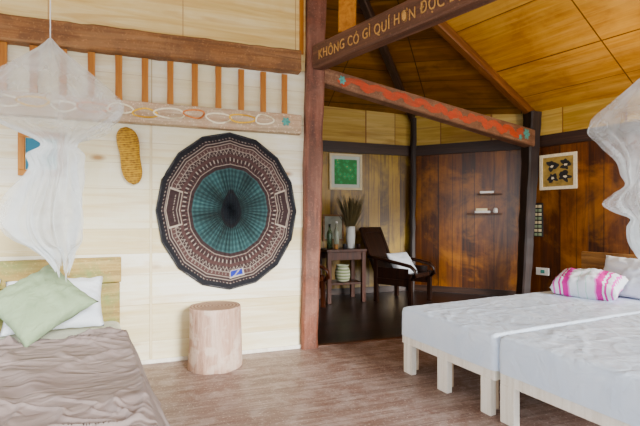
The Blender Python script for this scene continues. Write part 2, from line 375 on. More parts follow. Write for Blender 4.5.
# ceiling facets
T=Vector((.1,4.0,4.12))
ring=[(-4.4,2.3,2.88),(-3.4,6.1,2.95),(1.6,7.5,3.0),(3.35,6.72,2.83),(6.0,3.2,2.85),(5.6,-.5,2.85),(-3.6,-.5,2.85)]  # unseen front edge cut back so sky light reaches beds and floor
V=[tuple(T)]+ring; F=[];
for i in range(len(ring)): F.append((0,1+(i+1)%len(ring),1+i))
me=bpy.data.meshes.new('ceiling'); me.from_pydata(V,[],F); me.update()
uv=me.uv_layers.new(name='UVMap')
for p in me.polygons:
    idx=[me.loops[l].vertex_index for l in p.loop_indices]
    ev=[Vector(V[i]) for i in idx if i!=0]; e=(ev[1]-ev[0]).normalized(); nrm=p.normal; up=nrm.cross(e)
    for l in p.loop_indices:
        q=Vector(V[me.loops[l].vertex_index])-ev[0]; uv.data[l].uv=(q.dot(e)+5,q.dot(up)+5)
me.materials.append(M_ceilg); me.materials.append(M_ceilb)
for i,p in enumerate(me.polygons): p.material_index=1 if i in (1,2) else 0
co=bpy.data.objects.new('ceiling',me); C.objects.link(co); struct(co)
sm=co.modifiers.new('s','SOLIDIFY'); sm.thickness=.05; sm.offset=-1
def post(name,b,t,z1,w,wt,mat,label):
    rings=[]
    for i in range(31):
        f=i/30; a=(w+(wt-w)*f)/2; c=.02; x=b[0]+(t[0]-b[0])*f; y=b[1]+(t[1]-b[1])*f
        a+=.010*noise.noise(Vector((f*13,b[0],1)))
        x+=.010*noise.noise(Vector((f*8,b[0],7)))
        rr=[(-a,-a+c),(-a+c,-a),(a-c,-a),(a,-a+c),(a,a-c),(a-c,a),(-a+c,a),(-a,a-c)]
        ct,st=math.cos(TH),math.sin(TH)
        rings.append([(x+p*ct-q*st-b[0],y+p*st+q*ct-b[1],f*z1) for p,q in rr])
    o=loft(name,rings,mat,smooth=False,loc=(b[0],b[1],0)); return tag(o,label,"post")
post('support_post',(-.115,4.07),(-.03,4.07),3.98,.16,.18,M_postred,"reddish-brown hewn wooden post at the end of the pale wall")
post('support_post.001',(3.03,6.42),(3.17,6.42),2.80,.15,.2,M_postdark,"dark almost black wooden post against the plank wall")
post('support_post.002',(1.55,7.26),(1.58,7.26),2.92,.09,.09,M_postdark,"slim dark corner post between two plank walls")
def bt(n,p,q,w,h,m,l,**k): return tag(beam(n,p,q,w,h,m,**k),l,"beam")
bt('rafter',(.14,4.1,3.95),(1.58,7.33,2.93),.09,.12,M_beamdark,"near-black sloping roof rafter meeting the corner post")
bt('rafter.001',(.2,4.07,3.95),(3.20,6.5,2.80),.10,.12,M_raft2,"brown sloping roof rafter ending on the dark post")
bt('rafter.002',(.22,3.96,3.95),(5.85,3.22,2.78),.11,.13,M_raft2,"brown sloping roof rafter")
def wl_pt(s,off,z):
    p=onwall(s,off); return (p.x,p.y,z)
bt('wall_beam',wl_pt(4.2,.06,2.625),wl_pt(.07,.06,2.65),.12,.19,M_beam,"thick rough brown beam across the pale wooden wall",seg=44,warp=.016)
rl=empty('railing',wl_pt(0,0,0),TH,"weathered painted rail with orange wooden slats on the pale wall","railing")
r_=box('bottom_rail',-4.2,-.06,-.09,0,1.99,2.165,M_rail,parent=rl,bevel=.01)
for k in range(14):
    x0=-2.95+.195*k; path=[]; w_=.10+.02*math.sin(k*2.3); h_=.038+.008*math.sin(k*3.1)
    for i in range(34):
        a=2*math.pi*i/26+.5*k; path.append((x0+w_*math.cos(a)+.015*math.cos(2*a+k),2.085+h_*math.sin(a)+.012*math.sin(k*2.1)))
    cn=("yellow","white","orange","white")[k%4]
    mo=ribbon('painted_loop',[path],.013,{"yellow":M_yel,"white":M_creamf,"orange":M_org}[cn],-.0935-.0003*k,rl); mo["label"]="worn %s painted loop"%cn
for x,z,r,p in [(-.21,2.09,.042,6)]:
    mo=blobs('painted_flower',[(x,z,r,p)],M_teal,-.0985,rl); mo["label"]="faded turquoise painted flower"
bprof=[(.0,.024),(.02,.026),(.18,.024),(.34,.026),(.365,.026)]
first=None
for k in range(17):
    x=-.213-.197*k
    if first is None:
        rings=[[(-w,-.062,2.165+z),(w,-.062,2.165+z),(w,-.042,2.165+z),(-w,-.042,2.165+z)] for z,w in bprof]
        first=loft('baluster',rings,M_slat,smooth=False,parent=rl); o=first; first.location.x=x
    else:
        o=first.copy(); C.objects.link(o); o.location.x=x
struct(box('trim_6',-.06,-.02,-.03,0,2.75,3.9,M_slat,(W0.x,W0.y,0),rotw))
# lettered beam
bp1=Vector((-.02,3.99,2.70)); bp2=bp1+Vector((.65,-.76,0)).normalized()*3.3
lb=bt('ceiling_beam',bp1,bp2,.12,.215,M_postX,"dark reddish beam with carved tan lettering fixed to the post",seg=12,warp=.002)
tcu=bpy.data.curves.new('lettering','FONT'); tcu.body="KHÔNG CÓ GÌ QUÍ HƠN ĐỘC LẬP TỰ DO"; tcu.size=.105; tcu.extrude=.003; tcu.space_character=1.12
to=bpy.data.objects.new('tmp',tcu); C.objects.link(to)
bpy.context.view_layer.update()
tm=bpy.data.meshes.new_from_object(to.evaluated_get(bpy.context.evaluated_depsgraph_get())); bpy.data.objects.remove(to)
xs=[v.co.x for v in tm.vertices]; sx=1.82/(max(xs)-min(xs))
for v in tm.vertices:
    x,y,z=v.co; X=(x-min(xs))*sx
    v.co=(X,-z,y*1.12+.006*math.sin(X*23))
tm.name='lettering'; tm.materials.append(M_letter)
tobj=bpy.data.objects.new('lettering',tm); C.objects.link(tobj); tobj.parent=lb; tobj.location=(.09,-.0645,-.05); tobj["label"]="tan carved capital letters"
bt('roof_strut',(.235,3.70,2.812),(.235,3.70,3.96),.15,.05,M_slat,"short orange-brown upright between beam and roof")
# red painted beam
q1=Vector((.0,4.10,2.57)); q2=Vector((3.10,6.36,2.40)); Lr=(q2-q1).length
rb=bt('ceiling_beam.001',q1,q2,.12,.15,M_postX2,"brown tie beam painted with red ornament between two posts",w2=.16,h2=.25,seg=14,warp=.002)
def facey(x): return -(.0625+.02*x/Lr)
k=0; x0=.16
while x0<3.45:
    ln=.14+.16*abs(math.sin(k*1.7)); sgn=1 if math.sin(k*2.9)>0 else -1; sc_=1+.5*x0/3.5
    V=[];F=[]; n=18
    for i in range(n+1):
        t=i/n; x=x0+ln*1.2*t; zz=sgn*sc_*(.016+.024*math.sin(t*2.4)-.03*t); hw=sc_*(.003+.026*math.sin(t*math.pi)**.6*(1+.7*noise.noise(Vector((x*14,k,0)))))
        V+=[(x,facey(x)-.001-.0002*(k%3),zz+hw),(x,facey(x)-.001-.0002*(k%3),zz-hw)]
    for i in range(n): a=2*i; F.append((a,a+1,a+3,a+2))
    mo=obj('painted_leaf',V,F,M_redp,parent=rb); mo["label"]="worn orange-red painted leaf"
    x0+=ln*.66; k+=1
for x,z,r,p in [(.22,0,.045,6),(3.60,.02,.085,6),(3.44,-.05,.045,5)]:
    mo=blobs('painted_flower',[(x,z,r,p)],M_teal,facey(x)-.003,rb); mo["label"]="turquoise painted flower"

# ------------------------------------------------------------ round batik textile
def mandala():
    NA,NR=512,110; RX,RZ=.594,.675; n=16
    V=[];F=[];col=[]
    black=(.004,.006,.010); cream=(.30,.25,.21); maroon=(.028,.014,.015); rust=(.062,.030,.028); teal=(.006,.030,.034); tl=(.028,.085,.088); navy=(.002,.005,.012)
    def color(r,a):
        d=math.degrees(a)%360
        ang=(d-277)
        if .775<r<.875 and abs(ang)<7.5:
            if .790<r<.860 and abs(ang)<6.3: return (.008,.020,.30) if abs(ang+(r-.825)*90)>.9 else (.35,.32,.3)
            return (.38,.34,.3)
        if r>.945: return black
        if r>.935: return cream if int(d)%3==0 else maroon
        if r>.905: return black if int(d*.8)%2 else maroon
        for sd in (2,178):
            da=abs((d-sd+180)%360-180); w=17
            if da<w and .70<r<.89:
                if da>w-1.2 or r>.88 or r<.71: return (.42,.35,.28)
                if .785<r<.798 and da<w-4: return cream if int(d*1.2)%3 else maroon
                if .745<r<.751 or .83<r<.836: return cream
                return maroon
        if r>.895: return cream
        if r>.865: return maroon
        if r>.858: return cream
        if r>.80: return cream if (int(d*1.1)%4==0 and int(r*130)%2==0) else rust
        if r>.793: return cream
        if r>.735:
            z=abs(((d*.5)%2)-1)
            return cream if abs((r-.735)/.055-z)<.13 else maroon
        if r>.728: return cream
        if r>.69: return rust
        if r>.683: return cream
        if r>.645: return cream if int(d*.8)%4==0 else maroon
        if r>.638: return tl
        if r>.60: return rust if int(d*.5)%2 else maroon
        if r>.594: return cream
        if r>.55: return maroon
        if r>.54: return tl
        xx=r*math.cos(a); zz=r*math.sin(a)
        w_=.155*(1-.45*max(0,min(1,(zz+.02)/.26)))
        e=math.hypot(xx/max(w_,.02),(zz-.02)/.25)
        if e<1: return black if e>.78 else (navy if int(abs(xx)*60)%2 else (.006,.014,.02))
        k=(.5+.5*math.cos(a*56+2.5*noise.noise(Vector((math.cos(a)*4,math.sin(a)*4,1)))))
        rg=.5+.5*math.sin(r*95)
        q=(r-.15)/.4
        f=.45*k+.55*rg*k+.2*rg
        c=[teal[i]*(1-f)+tl[i]*f for i in range(3)]
        m_=(.45+.8*q)*(.9+.7*noise.noise(Vector((math.cos(a)*3,math.sin(a)*3,r*2))))
        return tuple(max(.002,x*m_) for x in c)
    for i in range(NR+1):
        r=i/NR
        for j in range(NA):
            a=2*math.pi*j/NA
            st=2*math.pi/n; poly=math.cos(st/2)/math.cos((a%st)-st/2)
            R=r*(1+(poly-1)*min(1,r*1.3))*1.015
            R*=1+.012*noise.noise(Vector((math.cos(a)*3,math.sin(a)*3,r*3)))
            ft=((a*n/(2*math.pi))%1)
            V.append((R*RX*math.cos(a)+.015*(1-r),-.020-.006*math.cos(a*56)*min(1,(1-r)*2.2+.25)-.007*math.cos(ft*2*math.pi)*r,R*RZ*math.sin(a)+.01*(1-r)))
            col.append(color(r,a))
    for i in range(NR):
        for j in range(NA):
            a=i*NA+j;b=i*NA+(j+1)%NA; F.append((a,b,b+NA,a+NA))
    p=onwall(.702); m,nt,b=newmat('batik_pattern')
    at=N(nt,'ShaderNodeAttribute',attribute_name='Col'); 
    tc=N(nt,'ShaderNodeTexCoord'); nn=N(nt,'ShaderNodeTexNoise',{'Vector':tc.outputs['Object'],'Scale':90.0,'Detail':3.0})
    nt.links.new(mixc(nt,math_(nt,'MULTIPLY',nn.outputs[0],.07),at.outputs['Color'],(.3,.26,.25)),b.inputs['Base Color'])
    b.inputs['Roughness'].default_value=.9; b.inputs['Specular IOR Level'].default_value=.15; bump(nt,b,nn.outputs[0],.3,.003)
    me=bpy.data.meshes.new('round_textile'); me.from_pydata(V,[],F); me.update()
    ca=me.color_attributes.new('Col','FLOAT_COLOR','POINT')
    ca.data.foreach_set('color',[x for c in col for x in (*c,1)])
    for f in me.polygons: f.use_smooth=True
    me.materials.append(m)
    o=bpy.data.objects.new('wall_textile',me); C.objects.link(o); o.location=(p.x,p.y,1.28); o.rotation_euler=rotw
    tag(o,"large round pleated batik textile in teal, maroon and black","textile")
    pts=[]
    for j in range(n*4+1):
        a=2*math.pi*j/(n*4); st=2*math.pi/n; poly=math.cos(st/2)/math.cos((a%st)-st/2)
        pts.append((poly*RX*1.02*math.cos(a),-.012,poly*RZ*1.02*math.sin(a)))
    tube('rim_piping',pts,.010,M_black,6,parent=o)
mandala()
def oval():
    m,nt,b=newmat('woven_golden_cane'); tc=N(nt,'ShaderNodeTexCoord')
    w=N(nt,'ShaderNodeTexVoronoi',{'Vector':tc.outputs['Object'],'Scale':38.0})
    w2=N(nt,'ShaderNodeTexWave',{'Vector':tc.outputs['Object'],'Scale':22.0,'Distortion':2.0},bands_direction='Z')
    f=math_(nt,'MULTIPLY',math_(nt,'ADD',w.outputs['Distance'],w2.outputs[0]),.55)
    nt.links.new(ramp(nt,f,[(.10,.045,.006),(.32,.17,.02),(.52,.32,.06)],.15,.8),b.inputs['Base Color']); b.inputs['Roughness'].default_value=.6
    bump(nt,b,f,.6,.01)
    rings=[]
    for i in range(31):
        t=-1+2*i/30; r=max(.002,(1-abs(t)**2.6)**.5*(.088-.012*math.cos(t*math.pi*1.1)+.008*t)); z=t*.235
        x=-.03*t
        rings.append([(x+r*math.cos(2*math.pi*j/28),r*.45*math.sin(2*math.pi*j/28),z) for j in range(28)])
    q=onwall(1.51,.045)
    o=loft('woven_gourd',rings,m,loc=(q.x,q.y,1.725),rot=rotw)
    tag(o,"golden-brown long oval textured gourd hung on the pale wall","wall decoration")
oval()
def picture(name,w,h,bw,fm,loc,rot,label,matt=None,art=None,artin=0):
    e=empty(name,loc,0,label,"picture"); e.rotation_euler=rot
    boxes('frame',[(-w/2,w/2,-.03,-.002,h/2-bw,h/2),(-w/2,w/2,-.03,-.002,-h/2,-h/2+bw),(-w/2,-w/2+bw,-.03,-.002,-h/2+bw,h/2-bw),(w/2-bw,w/2,-.03,-.002,-h/2+bw,h/2-bw)],fm,parent=e,bevel=.003)
    iw,ih=w/2-bw,h/2-bw
    if matt: box('mat_board',-iw,iw,-.014,-.003,-ih,ih,matt,parent=e,bevel=0)
    if art: box('print',-iw+artin,iw-artin,-.019,-.0145,-ih+artin,ih-artin,art,parent=e,bevel=0)
    return e
def artmat(name,base,cols,sc):
    m,nt,b=newmat(name); tc=N(nt,'ShaderNodeTexCoord')
    v=N(nt,'ShaderNodeTexVoronoi',{'Vector':tc.outputs['Object'],'Scale':sc},distance='MANHATTAN')
    nt.links.new(ramp(nt,v.outputs['Distance'],[cols[0],base,cols[1],base],.05,.7),b.inputs['Base Color']); b.inputs['Roughness'].default_value=.6
    return m
A_green=artmat('green_textile_print',(.006,.20,.05),[(.62,.66,.25),(.04,.38,.14)],13)
A_teal=artmat('teal_print',(.005,.15,.24),[(.02,.06,.2),(.06,.38,.42)],7)
q=Cc-D*1.235
picture('framed_picture',.57,.58,.035,M_cream,(q.x,q.y-.004,1.2+48/430*6.96),rotw,"square framed green embroidered textile with wide white mat",plain('pale_mat_board',(.56,.62,.56),.7,.04),A_green,.055)
p=onwall(2.14,.0)
picture('framed_picture.001',.31,.34,.045,M_slat,(p.x,p.y,1.71),rotw,"small framed teal print on the pale wall behind netting",M_cream,A_teal,.005)
d2=(Ee-Pp).normalized(); a2=math.atan2(d2.y,d2.x)
q=Pp+d2*.42
fp=picture('framed_picture.002',.52,.52,.045,M_creamf,(q.x,q.y,1.2+49/430*6.2),(0,0,a2),"square tan-framed picture with four dark round motifs",plain('ochre_canvas',(.34,.24,.08),.7,.4,14))
for i,(x,z) in enumerate([(-.09,.08),(.10,.09),(-.08,-.09),(.09,-.08)]):
    o=blobs('motif',[(x,z,.085,3+i%2*2)],M_black,-.016,fp,irr=.8,k=.3)
    o=blobs('motif_center',[(x+.01,z,.022,2)],M_creamf,-.018,fp,irr=.8,k=.3)
q=Cc-D*1.45
picture('framed_picture.003',.36,.42,.03,M_head2,(q.x,q.y-.004,1.08),rotw,"pale framed picture low on the ochre wall above the table",plain('grey_print',(.38,.40,.33),.6,.3,9))
def stump():
    bark,nt,b=newmat('pale_stump_wood'); tc=N(nt,'ShaderNodeTexCoord')
    mp=N(nt,'ShaderNodeMapping',{'Vector':tc.outputs['Object'],'Scale':(9,9,1.2)})
    n=N(nt,'ShaderNodeTexNoise',{'Vector':mp.outputs[0],'Scale':1.5,'Detail':8.0,'Roughness':.7})
    n3=N(nt,'ShaderNodeTexNoise',{'Vector':tc.outputs['Object'],'Scale':9.0,'Detail':5.0})
    c1=ramp(nt,n.outputs[0],[(.20,.11,.07),(.47,.32,.25),(.64,.50,.42)],.3,.7)
    pf=N(nt,'ShaderNodeMapRange',{0:n3.outputs[0],1:.5,2:.6,3:0.0,4:.65})
    nt.links.new(mixc(nt,pf.outputs[0],c1,(.66,.55,.47)),b.inputs['Base Color']); b.inputs['Roughness'].default_value=.75; bump(nt,b,n.outputs[0],.9,.02)
    top,nt,b=newmat('stump_end_grain'); tc=N(nt,'ShaderNodeTexCoord')
    w=N(nt,'ShaderNodeTexWave',{'Vector':tc.outputs['Object'],'Scale':11.0,'Distortion':2.0,'Detail':3.0},wave_type='RINGS',rings_direction='Z')
    nt.links.new(ramp(nt,w.outputs[0],[(.22,.13,.08),(.42,.29,.21)],.1,.9),b.inputs['Base Color']); b.inputs['Roughness'].default_value=.8
    rings=[]; H=.495
    prof=[(0,1.02),(.01,1.04),(.2,1.01),(.4,.995),(.6,.985),(.8,.98),(.97,.985),(.995,.975),(1,.955)]
    for z,k in prof:
        rings.append([(k*.212*(1+.05*noise.noise(Vector((math.cos(a)*2,math.sin(a)*2,z*1.1))))*math.cos(a),k*.212*(1+.05*noise.noise(Vector((math.cos(a)*2,math.sin(a)*2,z*1.1))))*math.sin(a),z*H) for a in [2*math.pi*j/56 for j in range(56)]])
    o=loft('log_stump',rings,bark,loc=(-.865,3.55,0)); tag(o,"pale barkless log stump used as a side table","stump")
    o.data.materials.append(top)
    for p in o.data.polygons:
        if len(p.vertices)>10: p.material_index=1; p.use_smooth=False
    for a,l in ((.4,.15),(2.3,.17),(4.1,.13),(5.2,.10)):
        V=[(.01*math.cos(a),.01*math.sin(a),H+.001),(l*math.cos(a)-.004*math.sin(a),l*math.sin(a)+.004*math.cos(a),H+.001),(l*math.cos(a)+.004*math.sin(a),l*math.sin(a)-.004*math.cos(a),H+.001)]
        obj('crack',V,[(0,1,2)],M_raft,parent=o)
stump()
# ------------------------------------------------------------ beds
def bedR(loc,rz,W,L,seed,label,mid=True):
    e=empty('bed',(loc[0],loc[1],0),rz,label,"bed","single platform beds")
    boxes('frame',[(-W/2+.0,W/2-.0,-L/2-.004,-L/2+.03,.225,.34),(-W/2+.03,W/2-.03,L/2-.06,L/2-.03,.225,.34),(-W/2+.0,-W/2+.03,-L/2+.03,L/2-.06,.225,.34),(W/2-.03,W/2-.0,-L/2+.03,L/2-.06,.225,.34),(-W/2+.03,W/2-.03,-L/2+.03,L/2-.03,.335,.35)],M_leg,parent=e)
    drape('sheet',W+.012,L+.016,.508,.218,M_sheet,wr=.006,rip=.005,seed=seed,parent=e,flare=.002,hemvar=.012,wsc=(1.3,4),rc=.03,rot2=.5,puff=.004,n=560,kr=100,gw=.10,edge=.012)
    xs=[-W/2+.07,0,W/2-.06] if mid else [-W/2+.05,W/2-.07]
    for x in xs:
        for y in (-L/2+.006,L/2-.06):
            last=(x>0.2 and y<0)
            box('leg',x-.05,x+.05 if not last else x+.03,y-.012 if y<0 else y,y+.035,0,.335 if y>0 else .226,M_leg,parent=e,bevel=.004)
            if not (y>0): box('leg',x-.05,x-.025,y+.035,y+.12,0,.335,M_legtan,parent=e,bevel=.004)
    box('headboard',-W/2,W/2,L/2+.035,L/2+.075,.0,.88,M_head2,parent=e,bevel=.01)
    return e
RB=math.radians(-64.2); A=Vector((.436,-.9)); B=Vector((.9,.436)); O1=Vector((.66,3.43))
c1=O1+A*.46+B*1.1; c2=O1+A*(.96+.49)+B*1.1
bedR(c1,RB,.92,2.2,1,"low pine platform bed with white sheet hanging over its foot")
bedR(c2,RB,.98,2.2,5,"low pine platform bed with white sheet nearer the open floor",mid=False)
def bedpt(c,x,y,z): p=c+A*x+B*y; return (p.x,p.y,z)
m_st,nt,b=newmat('magenta_striped_cotton'); tc=N(nt,'ShaderNodeTexCoord'); sx_=N(nt,'ShaderNodeSeparateXYZ',{0:tc.outputs['Object']})
v=math_(nt,'ADD',math_(nt,'MULTIPLY',math_(nt,'ABSOLUTE',sx_.outputs[0]),3.7),math_(nt,'MULTIPLY',math_(nt,'PINGPONG',math_(nt,'MULTIPLY',sx_.outputs[1],22.0),.5),.08))
rr=nt.nodes.new('ShaderNodeValToRGB'); nt.links.new(v,rr.inputs[0]); rr.color_ramp.interpolation='CONSTANT'
WP=(.7,.73,.8)
for p_,c_ in ((0,WP),(.12,(.45,.65,.6)),(.15,WP),(.38,(.74,.25,.60)),(.43,(.52,.008,.28)),(.60,WP),(.66,(.52,.008,.28)),(.72,WP),(.84,(.64,.12,.45)),(.90,WP)):
    el=rr.color_ramp.elements.new(p_) if p_ else rr.color_ramp.elements[0]; el.position=p_; el.color=c4(c_)
nt.links.new(rr.outputs[0],b.inputs['Base Color']); b.inputs['Roughness'].default_value=.9
o=pillow('pillow',.54,.32,.25,m_st,pw=.32,cr=.022,loc=bedpt(c1,-.09,.66,.625),rot=(math.radians(18),0,RB+.25)); tag(o,"plump white pillow with magenta stripes at the head of the bed","pillow")
o=pillow('pillow.001',.6,.4,.15,M_pil,cr=.014,loc=bedpt(c1,.12,.99,.685),rot=(math.radians(62),0,RB),seed=4); tag(o,"plain white pillow propped against the wooden headboard","pillow")
# left bed
lbX=Vector((.88,.475)); lbY=Vector((-.475,.88)); RL=math.atan2(.475,.88)
hc=Vector((-1.60,3.44)); LW,LL=1.4,2.3
cl=hc-lbX*(LW/2)-lbY*(LL/2)
e=empty('bed.002',(cl.x,cl.y,0),RL,"double bed with rumpled taupe quilt and old wooden headboard","bed")
box('base',-LW/2+.04,LW/2-.04,-LL/2+.04,LL/2-.02,.02,.3,M_legtan,parent=e)
drape('mattress',LW-.02,LL-.02,.41,.12,M_under,wr=.004,rip=.006,seed=2,parent=e,n=200,kr=30,kd=5,flare=.0)
q=drape('quilt',LW+.04,LL-.44,.435,.37,M_quilt,wr=.044,rip=.045,seed=8,parent=e,flare=.12,hemvar=.02,wsc=(2.0,5.5),rot2=.6,kr=130,n=700,puff=.03,edge=.035,rc=.09,gw=.105); q.location=(0,-.26,0)
boxes('headboard',[(-LW/2,LW/2,LL/2,LL/2+.045,.05,.70),(-LW/2-.01,LW/2+.01,LL/2-.005,LL/2+.05,.705,.905)],M_head,parent=e,bevel=.008)
def lpt(x,y,z): p=cl+lbX*x+lbY*y; return (p.x,p.y,z)
o=pillow('pillow.002',.62,.42,.17,M_pil,cr=.014,loc=lpt(.27,.97,.60),rot=(math.radians(52),0,RL),seed=2); tag(o,"white pillow leaning on the old wooden headboard behind a green cushion","pillow")
o=pillow('pillow.003',.62,.42,.17,M_pil,cr=.014,loc=lpt(-.37,.97,.62),rot=(math.radians(52),0,RL),seed=6); tag(o,"white pillow leaning on the old wooden headboard","pillow")
o=pillow('cushion',.49,.49,.17,M_sage,cr=.014,loc=lpt(.20,.71,.665),seed=3,pinch=.1)
o.rotation_mode='QUATERNION'
o.rotation_quaternion=(Matrix.Rotation(RL-.1,4,'Z')@Matrix.Rotation(math.radians(44),4,'X')@Matrix.Rotation(math.radians(40),4,'Z')).to_quaternion()
tag(o,"square sage-green cushion set on its corner against white pillows","cushion")
# ------------------------------------------------------------ mosquito nets
def net(name,loc,prof,label,seed,folds=12,string_top=3.4):
    e=empty(name,(loc[0],loc[1],loc[2]),0,label,"mosquito net","hanging mosquito nets")
    rings=[]; n=300
    K=170; m=len(prof)
    def cr(i,t,k):
        p=[prof[max(0,min(m-1,i+o))][k] for o in (-1,0,1,2)]
        return .5*((2*p[1])+(-p[0]+p[2])*t+(2*p[0]-5*p[1]+4*p[2]-p[3])*t*t+(-p[0]+3*p[1]-3*p[2]+p[3])*t**3)
    for i in range(K+1):
        u=i/K*(m-1); a=min(int(u),m-2); t=u-a
        z,r0,ox,am,sq=[cr(a,t,k) for k in range(5)]
        r0=max(r0,.004)
        rg=[]
        for j in range(n):
            th=2*math.pi*j/n; cx,sy=math.cos(th),math.sin(th)
            nz=noise.noise(Vector((cx*1.6+seed,sy*1.6,z*2.2)))
            nz2=noise.noise(Vector((cx*4+seed,sy*4,z*2.4+5)))
            nz3=noise.noise(Vector((cx*8+seed,sy*8,z*4+9)))
            tw=th*folds+seed+5*nz+z*5
            f=1+am*(.34*math.sin(tw)+.8*nz2+.5*nz3+1.0*nz)
            sag=.35*r0*noise.noise(Vector((cx*1.3,sy*1.3,seed)))
            low=.12*(nz2+nz)*max(0,(i/K-.85)/.15)
            rg.append((ox+r0*f*cx,r0*f*sq*sy,z+sag+low))
        rings.append(rg)
    loft('canopy',rings,M_net,cap=False,parent=e)
    tube('cord',[(0,0,prof[0][0]-.02),(0,0,string_top-loc[2])],.003,M_white,6,parent=e)
    return e
def roofz(x,y):
    best=9
    for i in range(len(ring)):
        a=Vector(ring[i]);b=Vector(ring[(i+1)%len(ring)]); nn=(a-T).cross(b-T)
        z=T.z-(nn.x*(x-T.x)+nn.y*(y-T.y))/nn.z
        best=min(best,z)
    return best
net('mosquito_net',(-1.63,2.6,1.2),[(1.10,.006,0,.05,1),(1.03,.06,0,.10,1),(.94,.15,0,.12,1),(.84,.25,0,.12,1),(.74,.34,0,.10,1),(.67,.37,.0,.12,1),(.61,.32,.0,.2,1),(.55,.22,.02,.28,1),(.49,.12,.04,.3,.9),(.44,.085,.05,.3,.9),(.38,.13,.03,.4,.9),(.30,.13,.03,.4,.8),(.15,.18,-.01,.42,.8),(.0,.19,-.03,.42,.8),(-.13,.14,.0,.42,.8),(-.22,.08,.05,.4,.8),(-.28,.04,.07,.4,.8)],"sheer white net gathered below a hoop, hanging over the quilted bed",2,string_top=roofz(-1.63,2.6)-.03)
net('mosquito_net.001',(2.33,3.0,1.2),[(1.09,.006,0,.05,1),(1.02,.06,0,.10,1),(.92,.15,0,.12,1),(.82,.25,0,.12,1),(.72,.36,0,.10,1),(.65,.37,.0,.14,1),(.56,.28,-.01,.22,1),(.44,.16,-.05,.3,.9),(.33,.10,-.09,.35,.9),(.25,.055,-.12,.3,.9),(.19,.10,-.13,.38,.9),(.12,.14,-.14,.42,.95),(.06,.11,-.12,.4,.9),(.01,.05,-.10,.3,.9),(-.05,.09,-.08,.4,.8),(-.12,.115,-.06,.45,.8),(-.17,.10,-.05,.45,.8),(-.21,.06,-.03,.45,.8)],"sheer white net knotted in the middle, hanging over the white beds",6,string_top=roofz(2.33,3.0)-.03)
# ------------------------------------------------------------ alcove furniture
def chair(loc,rz,label,s_=.85,mat=None):
    M=mat or M_dark
    e=empty('armchair',(loc[0],loc[1],0),rz,label,"armchair","dark wooden armchairs"); e.scale=(s_,s_,.93)
    obj('seat',boxv(-.32,.32,-.38,.30,0,.06),BF,M,loc=(0,0,.35),rot=(math.radians(-8),0,0),parent=e,bevel=.01)
    boxes('backrest',[(-.34,-.26,0,.055,0,.92),(.26,.34,0,.055,0,.92),(-.26,.26,0,.055,.82,.92),(-.26,.26,0,.055,.02,.12),(-.26,.26,.012,.04,.12,.82)],M,loc=(0,.25,.34),rot=(math.radians(-25),0,0),parent=e,bevel=.01)
    for s in (-1,1):
        x=s*.35
        pts=[(x,.46,.70),(x,.32,.69),(x,.1,.66),(x,-.15,.625),(x,-.36,.59),(x,-.44,.53),(x,-.44,.45),(x,-.38,.40)]
        tube('armrest',pts,lambda t:(.042,.028),M,10,parent=e)
        box('front_leg',x-.03,x+.03,-.39,-.32,0,.48,M,parent=e)
        box('back_leg',x-.03,x+.03,.27,.34,0,.68,M,parent=e)
        box('side_rail',x-.02,x+.02,-.33,.29,.28,.38,M,parent=e)
        box('side_panel',x-.008,x+.008,-.32,.28,.38,.55,M,parent=e,bevel=.002)
    return e
chair((1.22,6.42),math.radians(50),"dark-stained wooden armchair with tilted back holding a white cushion")
chair((-.35,5.75),math.radians(68),"reddish-brown wooden armchair partly behind the reddish post",mat=M_darkred)
cR=math.radians(44)
off=Matrix.Rotation(cR,3,'Z')@Vector((-.02,-.02,.0))
o=pillow('cushion.001',.50,.38,.16,M_pil,seed=9,loc=(1.22+off.x,6.42+off.y,.555),rot=(math.radians(55),0,cR)); tag(o,"white cushion on the dark armchair seat","cushion")
tx,ty=.34,6.45
tb=empty('side_table',(tx,ty,0),TH,"tall dark reddish side table with lower shelf against ochre planks","table")
box('table_top',-.34,.29,-.24,.24,.735,.775,M_darkred,parent=tb)
box('shelf',-.30,.25,-.2,.2,.26,.285,M_darkred,parent=tb,bevel=.003)
boxes('apron',[(-.30,.25,-.21,-.19,.62,.735),(-.30,.25,.19,.21,.62,.735)],M_darkred,parent=tb,bevel=.003)
for sx1 in (-.295,.245):
    for sy1 in (-1,1): box('leg',sx1-.03,sx1+.03,sy1*.2-.03,sy1*.2+.03,0,.735,M_darkred,parent=tb,bevel=.004)
def tpt(x,y,z):
    v=Matrix.Rotation(TH,3,'Z')@Vector((x,y,0)); return (tx+v.x,ty+v.y,z)
def glassm(name,c):
    m,nt,b=newmat(name); b.inputs['Base Color'].default_value=c4(c); b.inputs['Roughness'].default_value=.08; b.inputs['Transmission Weight'].default_value=.6; return m
gm=glassm('dark_green_bottle_glass',(.10,.16,.09)); gm2=glassm('pale_bottle_glass',(.55,.6,.5))
for i,(x,m,hh) in enumerate(((-.22,gm,.36),(-.11,gm2,.40))):
    r=empty('bottle' if i==0 else 'bottle.001',tpt(x,-.03,.775),0,("dark green" if i==0 else "pale clear")+" glass bottle on the dark side table","bottle","bottles on the side table")
    lathe('glass_body',[(.035,0),(.042,.01),(.042,.2*hh/.33),(.036,.225*hh/.33),(.015,.27*hh/.33),(.014,hh-.02)],m,24,parent=r)
    lathe('cap',[(.017,hh-.022),(.017,hh+.006)],M_white if i else M_black,20,parent=r)
for i,x in enumerate((-.17,-.03,.19)):
    o=lathe('cup' if i==0 else 'cup.%03d'%i,[(.022,0),(.03,.006),(.034,.06),(.036,.075),(.032,.075),(.028,.012)],(M_head2,M_black,M_dark)[i],20,loc=tpt(x,-.16,.775)); tag(o,"small dark cup on the side table","cup","cups on the side table")
